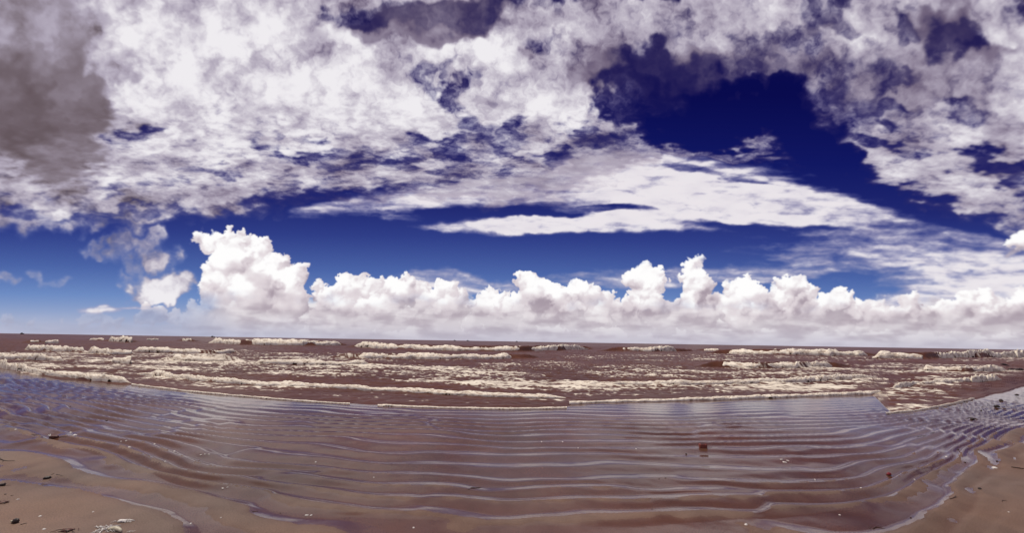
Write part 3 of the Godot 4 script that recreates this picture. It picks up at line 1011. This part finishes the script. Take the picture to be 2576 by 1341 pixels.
func shell_mesh(seed_: int, wide: float) -> ArrayMesh:
	# a ribbed, hinged half shell lying on its open side
	var rows: Array = []
	var ni := 22
	for j in 7:
		var t := j / 6.0
		var row: Array = []
		for i in ni:
			var a := TAU * i / ni
			var rib := 1.0 + 0.05 * cos(a * 11.0) * t
			var r := wide * 0.5 * t * rib
			row.append(Vector3(cos(a) * r, wide * 0.30 * (1.0 - t * t), -sin(a) * r * (0.82 + 0.05 * (seed_ % 3)) + wide * 0.12 * t))
		rows.append(row)
	var low: Array = []
	for i in ni:
		low.append(rows[-1][i] * Vector3(0.97, 1, 0.97) + Vector3(0, -wide * 0.06, 0))
	rows.append(low)
	var st := fresh()
	quad_grid(st, rows)
	return finished(st)

var mats := {}

func speckled(r: float, g: float, b: float, rough: float, seed_: int, freq: float, lo := 0.55) -> StandardMaterial3D:
	var m := mat(lin(r, g, b), rough)
	m.albedo_texture = grain_texture(seed_, 128, freq, lo, 1.0)
	m.uv1_triplanar = true
	m.uv1_scale = Vector3.ONE * 9.0
	return m

func make_things() -> void:
	mats.twig = speckled(0.060, 0.026, 0.016, 0.65, 61, 0.05)
	mats.dark = speckled(0.034, 0.016, 0.012, 0.55, 62, 0.04)
	mats.brick = speckled(0.30, 0.055, 0.032, 0.6, 63, 0.04, 0.45)
	mats.red = speckled(0.30, 0.016, 0.022, 0.4, 64, 0.03)
	mats.white = speckled(0.82, 0.78, 0.72, 0.55, 65, 0.03, 0.75)
	mats.wood = speckled(0.16, 0.040, 0.020, 0.6, 66, 0.05, 0.45)
	mats.pale = speckled(0.66, 0.60, 0.44, 0.5, 67, 0.03, 0.7)
	mats.log = speckled(0.030, 0.016, 0.013, 0.5, 68, 0.03, 0.5)

	# the brick in the ripples
	var k := metres(1769, 1137)
	var st := fresh()
	var rows: Array = []
	var bn := noise(71, 3.0, 2)
	var half := Vector3(9.4, 5.0, 5.0) * k
	for j in 9:
		var row: Array = []
		var v := -1.0 + j / 4.0
		for i in 24:
			var a := TAU * i / 24.0
			var e := Vector2(cos(a), sin(a))
			var sq := maxf(absf(e.x), absf(e.y))
			e /= pow(sq, 0.9)
			var cap := 1.0 if absf(v) < 0.99 else 0.93
			if j == 0 or j == 8:
				cap = 0.0 if false else 0.9
			row.append(Vector3(e.x * half.x * cap, half.y * clampf(v * 1.04, -1.0, 1.0), -e.y * half.z * cap) * (1.0 + 0.05 * bn.get_noise_3d(e.x * 2.0, v * 2.0, e.y * 2.0)))
		rows.append(row)
	for e in [0, 8]:
		var mid: Array = []
		for i in 24:
			mid.append(Vector3(0, rows[e][i].y, 0))
		if e == 0:
			rows.push_front(mid)
		else:
			rows.push_back(mid)
	quad_grid(st, rows)
	var brick := lay("brick", finished(st), mats.brick, 1769, 1131, -half.y * 0.85, -0.06, "dark red clay brick sitting upright in the wet ripples", "brick")
	# a frog in its top
	var frog := place("frog", lump_mesh(72, Vector3(half.x * 1.1, half.y * 0.22, half.z * 0.9), 0.2, 0.6), [mats.dark], brick)
	frog.position = Vector3(0, half.y * 0.98, 0)
	twig(1781, 1127, 1792, 1129, 1.6, "short dark twig beside the red brick", "", 2)

	k = metres(2236, 1194)
	lay("red_stone", lump_mesh(73, Vector3(12, 8, 8) * k, 0.35), mats.red, 2236, 1194, -2.2 * k, 0.3, "small dark red stone in the wet ripples at the end of a pale streak", "stone")

	# brown chunk with a whitish frayed end
	k = metres(134, 1102)
	var chunk := Node3D.new()
	chunk.name = numbered("wood_chunk")
	add_child(chunk)
	chunk.position = spot(134, 1102)
	tag(chunk, "dark red-brown wood chunk with a whitish frayed end", "wood")
	var body := place("body", lump_mesh(74, Vector3(21, 8, 8) * k, 0.15, 0.55), [mats.wood], chunk)
	body.position = Vector3(2 * k, 2.6 * k, 0)
	var st2 := fresh()
	var rng := RandomNumberGenerator.new()
	rng.seed = 5
	for i in 9:
		var d := Vector3(rng.randf_range(-0.9, -0.3), rng.randf_range(-0.1, 0.9), rng.randf_range(-0.6, 0.6)).normalized()
		var p := Vector3(-7.5 * k, 3.2 * k, 0)
		add_tube(st2, [p, p + d * 3.0 * k, p + d * 5.5 * k + Vector3(0, rng.randf_range(0, 2) * k, 0)], [1.5 * k, 1.2 * k, 0.5 * k], 6)
	place("frayed_end", finished(st2), [mats.white], chunk)
	twig(148, 1102, 172, 1103, 1.0, "thin stick trailing from the wood chunk away from its frayed end", "", 3)
	twig(78, 1098, 102, 1100, 1.0, "thin stick lying off the frayed end of the wood chunk", "", 4)

	# white fibrous scraps
	for spec in [[281, 1334, 74, 26, 81, "larger white fibrous scrap with a curved pale strip on damp sand", true], [315, 1314, 42, 16, 82, "smaller compact white fibrous scrap with two trailing tails on damp sand", false], [331, 1338, 16, 20, 83, "little curled white fibre next to the white fibrous scraps", false]]:
		k = metres(spec[0], minf(spec[1], 1340.0))
		var t := Node3D.new()
		t.name = numbered("fibrous_scrap")
		add_child(t)
		t.position = spot(spec[0], spec[1])
		tag(t, spec[5], "scrap")
		rng.seed = spec[4]
		var w: float = spec[2] * k
		for i in spec[3]:
			var x := rng.randf_range(-0.5, 0.15 if spec[6] else 0.3) * w
			var p := Vector3(x, rng.randf_range(0.0, 0.05) * w, rng.randf_range(-0.22, 0.22) * w * (1.0 if spec[6] else 0.7))
			var pts: Array = []
			var rad: Array = []
			var dir := rng.randf_range(-PI, PI)
			for s in 6:
				pts.append(p)
				rad.append(w * 0.013 * (1.1 - 0.12 * s) * (1.0 if spec[6] else 1.3))
				p += Vector3(cos(dir), 0, sin(dir)) * w * 0.055
				p.y = absf(sin(s * 1.1 + i)) * w * 0.055 + w * 0.006
				dir += rng.randf_range(-0.7, 0.7)
			var st3 := fresh()
			add_tube(st3, pts, rad, 6)
			place("strand", finished(st3), [mats.white], t)
		if spec[2] > 30:
			var pts: Array = []
			var rad: Array = []
			for s in 9:
				var u := s / 8.0
				pts.append(Vector3(lerpf(-0.05, 0.5, u) * w, (0.035 + 0.05 * sin(u * PI)) * w, (0.08 + 0.10 * u * u) * w * (1.0 if spec[6] else -0.4)))
				rad.append(w * (0.035 + 0.03 * sin(u * PI)) * (1.0 if spec[6] else 0.5))
			var st4 := fresh()
			add_tube(st4, pts, rad, 8)
			place("curved_strip" if spec[6] else "tail", finished(st4), [mats.pale if spec[6] else mats.white], t)
			if not spec[6]:
				var knot := place("knot", lump_mesh(84, Vector3(0.5, 0.14, 0.26) * w, 0.5), [mats.white], t)
				knot.position = Vector3(-0.2 * w, 0.05 * w, 0)

	# dark lumps: [x, y, wide, tall, label]
	for spec in [[118.6, 1205, 14, 7, "dark closed mussel-like shell beside scattered bits of twig"], [6, 1225, 10, 8, "small black clod at the foot of a thin twig on damp sand"], [195, 1006, 7, 4, "dark clod on the blue-grey wet sand near the foam"], [2519, 1012, 9, 8, "square black clod on the pale shining wet sand"], [2508.6, 1028, 12, 6, "flat oval black stone on the pale shining wet sand"], [2447, 1058, 9, 7, "dark brown stone with a twig on either side on wet sand"], [479, 983, 6, 3, "dark clod in the thin water behind the foam lip"], [2465, 1234, 8, 4, "dark crumb of weed in a hollow of the damp sand"]]:
		k = metres(spec[0], spec[1])
		lay("dark_stone", lump_mesh(int(spec[0]), Vector3(spec[2], spec[3], spec[2] * 0.75) * k, 0.4, 0.8), mats.dark, spec[0], spec[1], -spec[3] * 0.3 * k, 0.4, spec[4], "stone")
	# pebbles, alike but for their places
	for p in [[13, 1248, 4], [48, 985, 4], [176, 1022, 4], [268, 1058, 5], [1726, 1143, 4], [2469, 1035, 4], [2559, 998, 8], [2568, 1034, 3], [2508, 1161, 5], [2410, 1132, 4], [2428, 1165, 4], [2232, 1046, 4], [1658, 1209, 3], [1674, 1207, 3], [1640, 1281, 3], [2290, 1300, 4], [706, 1290, 3]]:
		k = metres(p[0], p[1])
		lay("pebble", lump_mesh(int(p[0]) + 7, Vector3(p[2], p[2] * 0.6, p[2] * 0.8) * k, 0.3), mats.dark, p[0], p[1], -p[2] * 0.16 * k, 0.0, "tiny dark pebble lying alone on wet sand", "pebble", "tiny dark pebbles")
	# white shells
	for p in [[45, 1260, 6], [102, 1300, 7], [109, 1336, 8], [235, 1290, 5], [177, 1089, 6], [189, 1094, 9], [795, 1163, 5], [1040, 1328, 6], [1878, 1323, 9], [2167, 1233, 5], [2112, 1296, 5], [2502, 1178, 11], [325, 1127, 7], [318, 1112, 5], [38, 1086, 5], [1362, 1115, 4], [1415, 1115, 4], [2538, 1290, 4], [305, 1112, 4], [390, 1115, 5], [440, 1134, 6], [415, 1163, 5], [1455, 1130, 4], [1600, 1133, 4], [2380, 1152, 5], [556, 1306, 4], [480, 1316, 6], [940, 1203, 4], [2300, 1204, 4], [2050, 1205, 4]]:
		k = metres(p[0], p[1])
		lay("shell", shell_mesh(int(p[0]), p[2] * k), mats.white, p[0], p[1], 0.0, p[0] * 0.37, "small white shell half lying on the sand", "shell", "small white shells")
	# broken pale shell bits that lie in short rows
	for p in [[772, 1296, 9], [783, 1296, 8], [1966, 1160, 8], [1974, 1165, 9], [1982, 1162, 7], [505, 1147, 7], [515, 1147, 6], [525, 1148, 6], [560, 1232, 8], [572, 1231, 6]]:
		k = metres(p[0], p[1])
		lay("shell_fragment", lump_mesh(int(p[0]), Vector3(p[2], p[2] * 0.25, p[2] * 0.5) * k, 0.5), mats.white, p[0], p[1], -0.05 * p[2] * k, p[0] * 0.7, "flat pale shell fragment lying in a short row of fragments", "shell", "pale shell fragments in rows")

	# dark chunk with a white tip, bottom of the beach
	k = metres(38, 1317)
	var tipped := Node3D.new()
	tipped.name = numbered("nut_husk")
	add_child(tipped)
	tipped.position = spot(38, 1318)
	tag(tipped, "black angular husk with a small white tip on damp sand", "husk")
	var hb := place("body", lump_mesh(91, Vector3(13, 12, 10) * k, 0.5, 0.7), [mats.dark], tipped)
	hb.position = Vector3(0, 4 * k, 0)
	var ht := place("tip", lump_mesh(92, Vector3(9, 3.5, 4) * k, 0.3), [mats.pale], tipped)
	ht.position = Vector3(-8 * k, 4.5 * k, 1 * k)

	# weed clumps: a handful of short stems
	for spec in [[6, 1268, 36, 12, 95, "brown weed clump with broken stems beside a white shell"], [168, 1340, 44, 14, 96, "reddish brown weed clump next to the white fibrous scraps"]]:
		k = metres(spec[0], minf(spec[1], 1340.0))
		var t := Node3D.new()
		t.name = numbered("weed_clump")
		add_child(t)
		t.position = spot(spec[0], spec[1])
		tag(t, spec[5], "weed")
		rng.seed = spec[4]
		var w: float = spec[2] * k
		var heart := place("mat", lump_mesh(spec[4], Vector3(0.6, 0.12, 0.35) * w, 0.6), [mats.wood], t)
		heart.position = Vector3(0, 0.03 * w, 0)
		for i in spec[3]:
			var p := Vector3(rng.randf_range(-0.5, 0.5) * w, rng.randf_range(0.03, 0.09) * w, rng.randf_range(-0.2, 0.2) * w)
			var a := rng.randf_range(-0.8, 0.8) + (PI if rng.randf() < 0.5 else 0.0)
			var st5 := fresh()
			add_tube(st5, [p, p + Vector3(cos(a), 0.1, sin(a)) * 0.12 * w, p + Vector3(cos(a), -0.1, sin(a)) * 0.24 * w], [0.020 * w, 0.017 * w, 0.010 * w], 6)
			place("stem", finished(st5), [mats.twig if i % 3 else mats.wood], t)

	# twigs
	var lone := "thin dark twig lying alone on the damp sand"
	twig(-4, 1156, 38, 1161, 1.8, "long straight twig lying on the drained sand above the wet ripples", "", 11)
	twig(2545, 1178, 2582, 1181, 3.2, "thick reddish brown stick with a blunt end on the drained sand", "", 12, "stick")
	twig(52, 1323, 68, 1319, 2.0, "short bent twig beside the black husk with a white tip", "", 13)
	twig(1184, 1231, 1211, 1226, 2.0, "dark twig lying across a ripple in the middle of the wet sand", "", 14)
	twig(2432, 1056, 2444, 1055, 2.2, "thick short twig touching the dark brown stone on wet sand", "", 15)
	twig(2452, 1055, 2468, 1057, 1.8, "thin wavy twig trailing from the dark brown stone on wet sand", "", 16)
	twig(14, 1224, 28, 1223, 0.9, "thin twig trailing from the small black clod on damp sand", "", 17)
	var number := 20
	for p in [[142, 1197, 151, 1198, 1.6], [129, 1197, 136, 1194, 1.4], [27, 1251, 34, 1250, 1.6], [152, 1200, 158, 1201, 1.2], [1300, 1000, 1300, 1000, 0], [2487, 1079, 2506, 1079, 1.4], [2391, 1260, 2405, 1253, 2.0], [2196, 1327, 2212, 1323, 1.8], [2205, 1323, 2225, 1328, 1.5], [2306, 1102, 2330, 1099, 1.3], [2340, 1095, 2352, 1092, 1.2], [2520, 1262, 2532, 1259, 1.2], [150, 1006, 176, 1010, 1.0], [2516, 1030, 2532, 1031, 1.2], [2470, 1025, 2492, 1024, 0.9], [1176, 1237, 1186, 1233, 1.0], [634, 1290, 650, 1286, 1.2], [2186, 1322, 2192, 1330, 1.2]]:
		if p[4] > 0:
			number += 1
			twig(p[0], p[1], p[2], p[3], p[4], lone, "lone thin twigs", number)

	# driftwood in the shallows
	k = metres(2555, 933)
	var log_ := Node3D.new()
	log_.name = numbered("driftwood_log")
	add_child(log_)
	var lp := on_ground(2555, 933)
	log_.position = Vector3(lp.x, 0.02, lp.z)
	tag(log_, "long black driftwood log lying in the shallow surf", "log")
	var st6 := fresh()
	add_tube(st6, [Vector3(-19, 1.6, 0) * k, Vector3(-10, 1.6, 0.5) * k, Vector3(0, 1.4, 0) * k, Vector3(9, 1.8, -0.5) * k, Vector3(16, 1.8, 0) * k, Vector3(19, 0.9, 0) * k], [1.0 * k, 2.0 * k, 1.6 * k, 2.2 * k, 2.4 * k, 1.2 * k], 10)
	place("trunk", finished(st6), [mats.log], log_)
	var stub := fresh()
	add_tube(stub, [Vector3(10, 2, 0) * k, Vector3(12, 4.6, 0) * k], [1.1 * k, 0.6 * k], 7)
	place("branch_stub", finished(stub), [mats.log], log_)
	k = metres(2528, 923)
	lp = on_ground(2528, 923)
	var wedge := fresh()
	add_tube(wedge, [Vector3(-11, 3.2, 0) * k, Vector3(-4, 3.4, 0) * k, Vector3(1, 2.6, 0) * k, Vector3(9, 0.6, 0) * k, Vector3(13, 0.1, 0) * k], [0.3 * k, 2.0 * k, 2.4 * k, 1.0 * k, 0.3 * k], 9)
	var wo := place(numbered("driftwood_snag"), finished(wedge), [mats.log])
	wo.position = Vector3(lp.x, 0.05, lp.z)
	tag(wo, "pointed black driftwood snag in the surf beyond the long log", "driftwood")

	# boats on the horizon, a few points wide
	for p in [[55, 10], [535, 12], [1144, 9], [1177, 11], [1300, 8]]:
		var d := aim(Vector2(p[0], 843.0 + 0.0151 * p[0]))
		var flat := Vector3(d.x, 0, d.z).normalized()
		var boat := Node3D.new()
		boat.name = numbered("fishing_boat")
		add_child(boat)
		boat.position = flat * 1500.0 + Vector3(0, 0.1, 0)
		tag(boat, "tiny dark fishing boat on the horizon line", "boat", "boats on the horizon")
		var long: float = p[1]
		var hull: Array = []
		for s in 7:
			var u := -1.0 + s / 3.0
			var wide := long * 0.14 * (1.0 - pow(absf(u), 3.0)) + 0.05
			var sheer := 1.6 + 0.7 * u * u
			hull.append([Vector3(u * long * 0.5, sheer, wide), Vector3(u * long * 0.48, 0.2, wide * 0.8), Vector3(u * long * 0.44, -0.5, 0), Vector3(u * long * 0.48, 0.2, -wide * 0.8), Vector3(u * long * 0.5, sheer, -wide)])
		var hs := fresh()
		quad_grid(hs, hull)
		place("hull", finished(hs, false), [mats.log], boat)
		var cabin := BoxMesh.new()
		cabin.size = Vector3(long * 0.26, 2.2, long * 0.16)
		var cb := place("cabin", cabin, [mats.dark], boat)
		cb.position = Vector3(-long * 0.14, 2.4, 0)
		var ms := fresh()
		add_tube(ms, [Vector3(long * 0.1, 1.0, 0), Vector3(long * 0.1, 5.6, 0)], [0.14, 0.08], 6)
		place("mast", finished(ms), [mats.dark], boat)

# ---------------------------------------------------------------- start
func _ready() -> void:
	turn = Basis(Vector3.RIGHT, deg_to_rad(PITCH)) * Basis(Vector3.BACK, deg_to_rad(ROLL))
	unturn = turn.inverse()
	var cam := Camera3D.new()
	cam.name = "camera"
	cam.projection = Camera3D.PROJECTION_PERSPECTIVE
	cam.keep_aspect = Camera3D.KEEP_HEIGHT
	cam.fov = rad_to_deg(2.0 * atan(267.0 / FOCUS))
	cam.near = 0.05
	cam.far = 20000.0
	cam.transform = Transform3D(turn, Vector3(0, EYE, 0))
	add_child(cam)
	cam.current = true
	var env := Environment.new()
	env.tonemap_mode = Environment.TONE_MAPPER_LINEAR
	env.tonemap_exposure = 1.0
	env.background_mode = Environment.BG_SKY
	env.sky = make_sky()
	env.ambient_light_source = Environment.AMBIENT_SOURCE_SKY
	env.sdfgi_enabled = true
	env.ssao_enabled = true
	env.ssil_enabled = true
	var we := WorldEnvironment.new()
	we.name = "world_environment"
	we.environment = env
	add_child(we)
	var sun := DirectionalLight3D.new()
	sun.name = "sun"
	sun.light_energy = 1.0
	sun.light_angular_distance = 0.5
	sun.light_color = Color(1.0, 0.96, 0.9)
	sun.shadow_enabled = true
	sun.rotation_degrees = Vector3(-64, -108, 0)
	add_child(sun)
	print("sky done ", Time.get_ticks_msec())
	lay_out()
	make_sand()
	print("sand done ", Time.get_ticks_msec())
	make_foam_map()
	list_breakers()
	note_swells()
	make_sea()
	print("sea done ", Time.get_ticks_msec())
	make_breakers()
	print("waves done ", Time.get_ticks_msec())
	make_things()
	print("things done ", Time.get_ticks_msec())
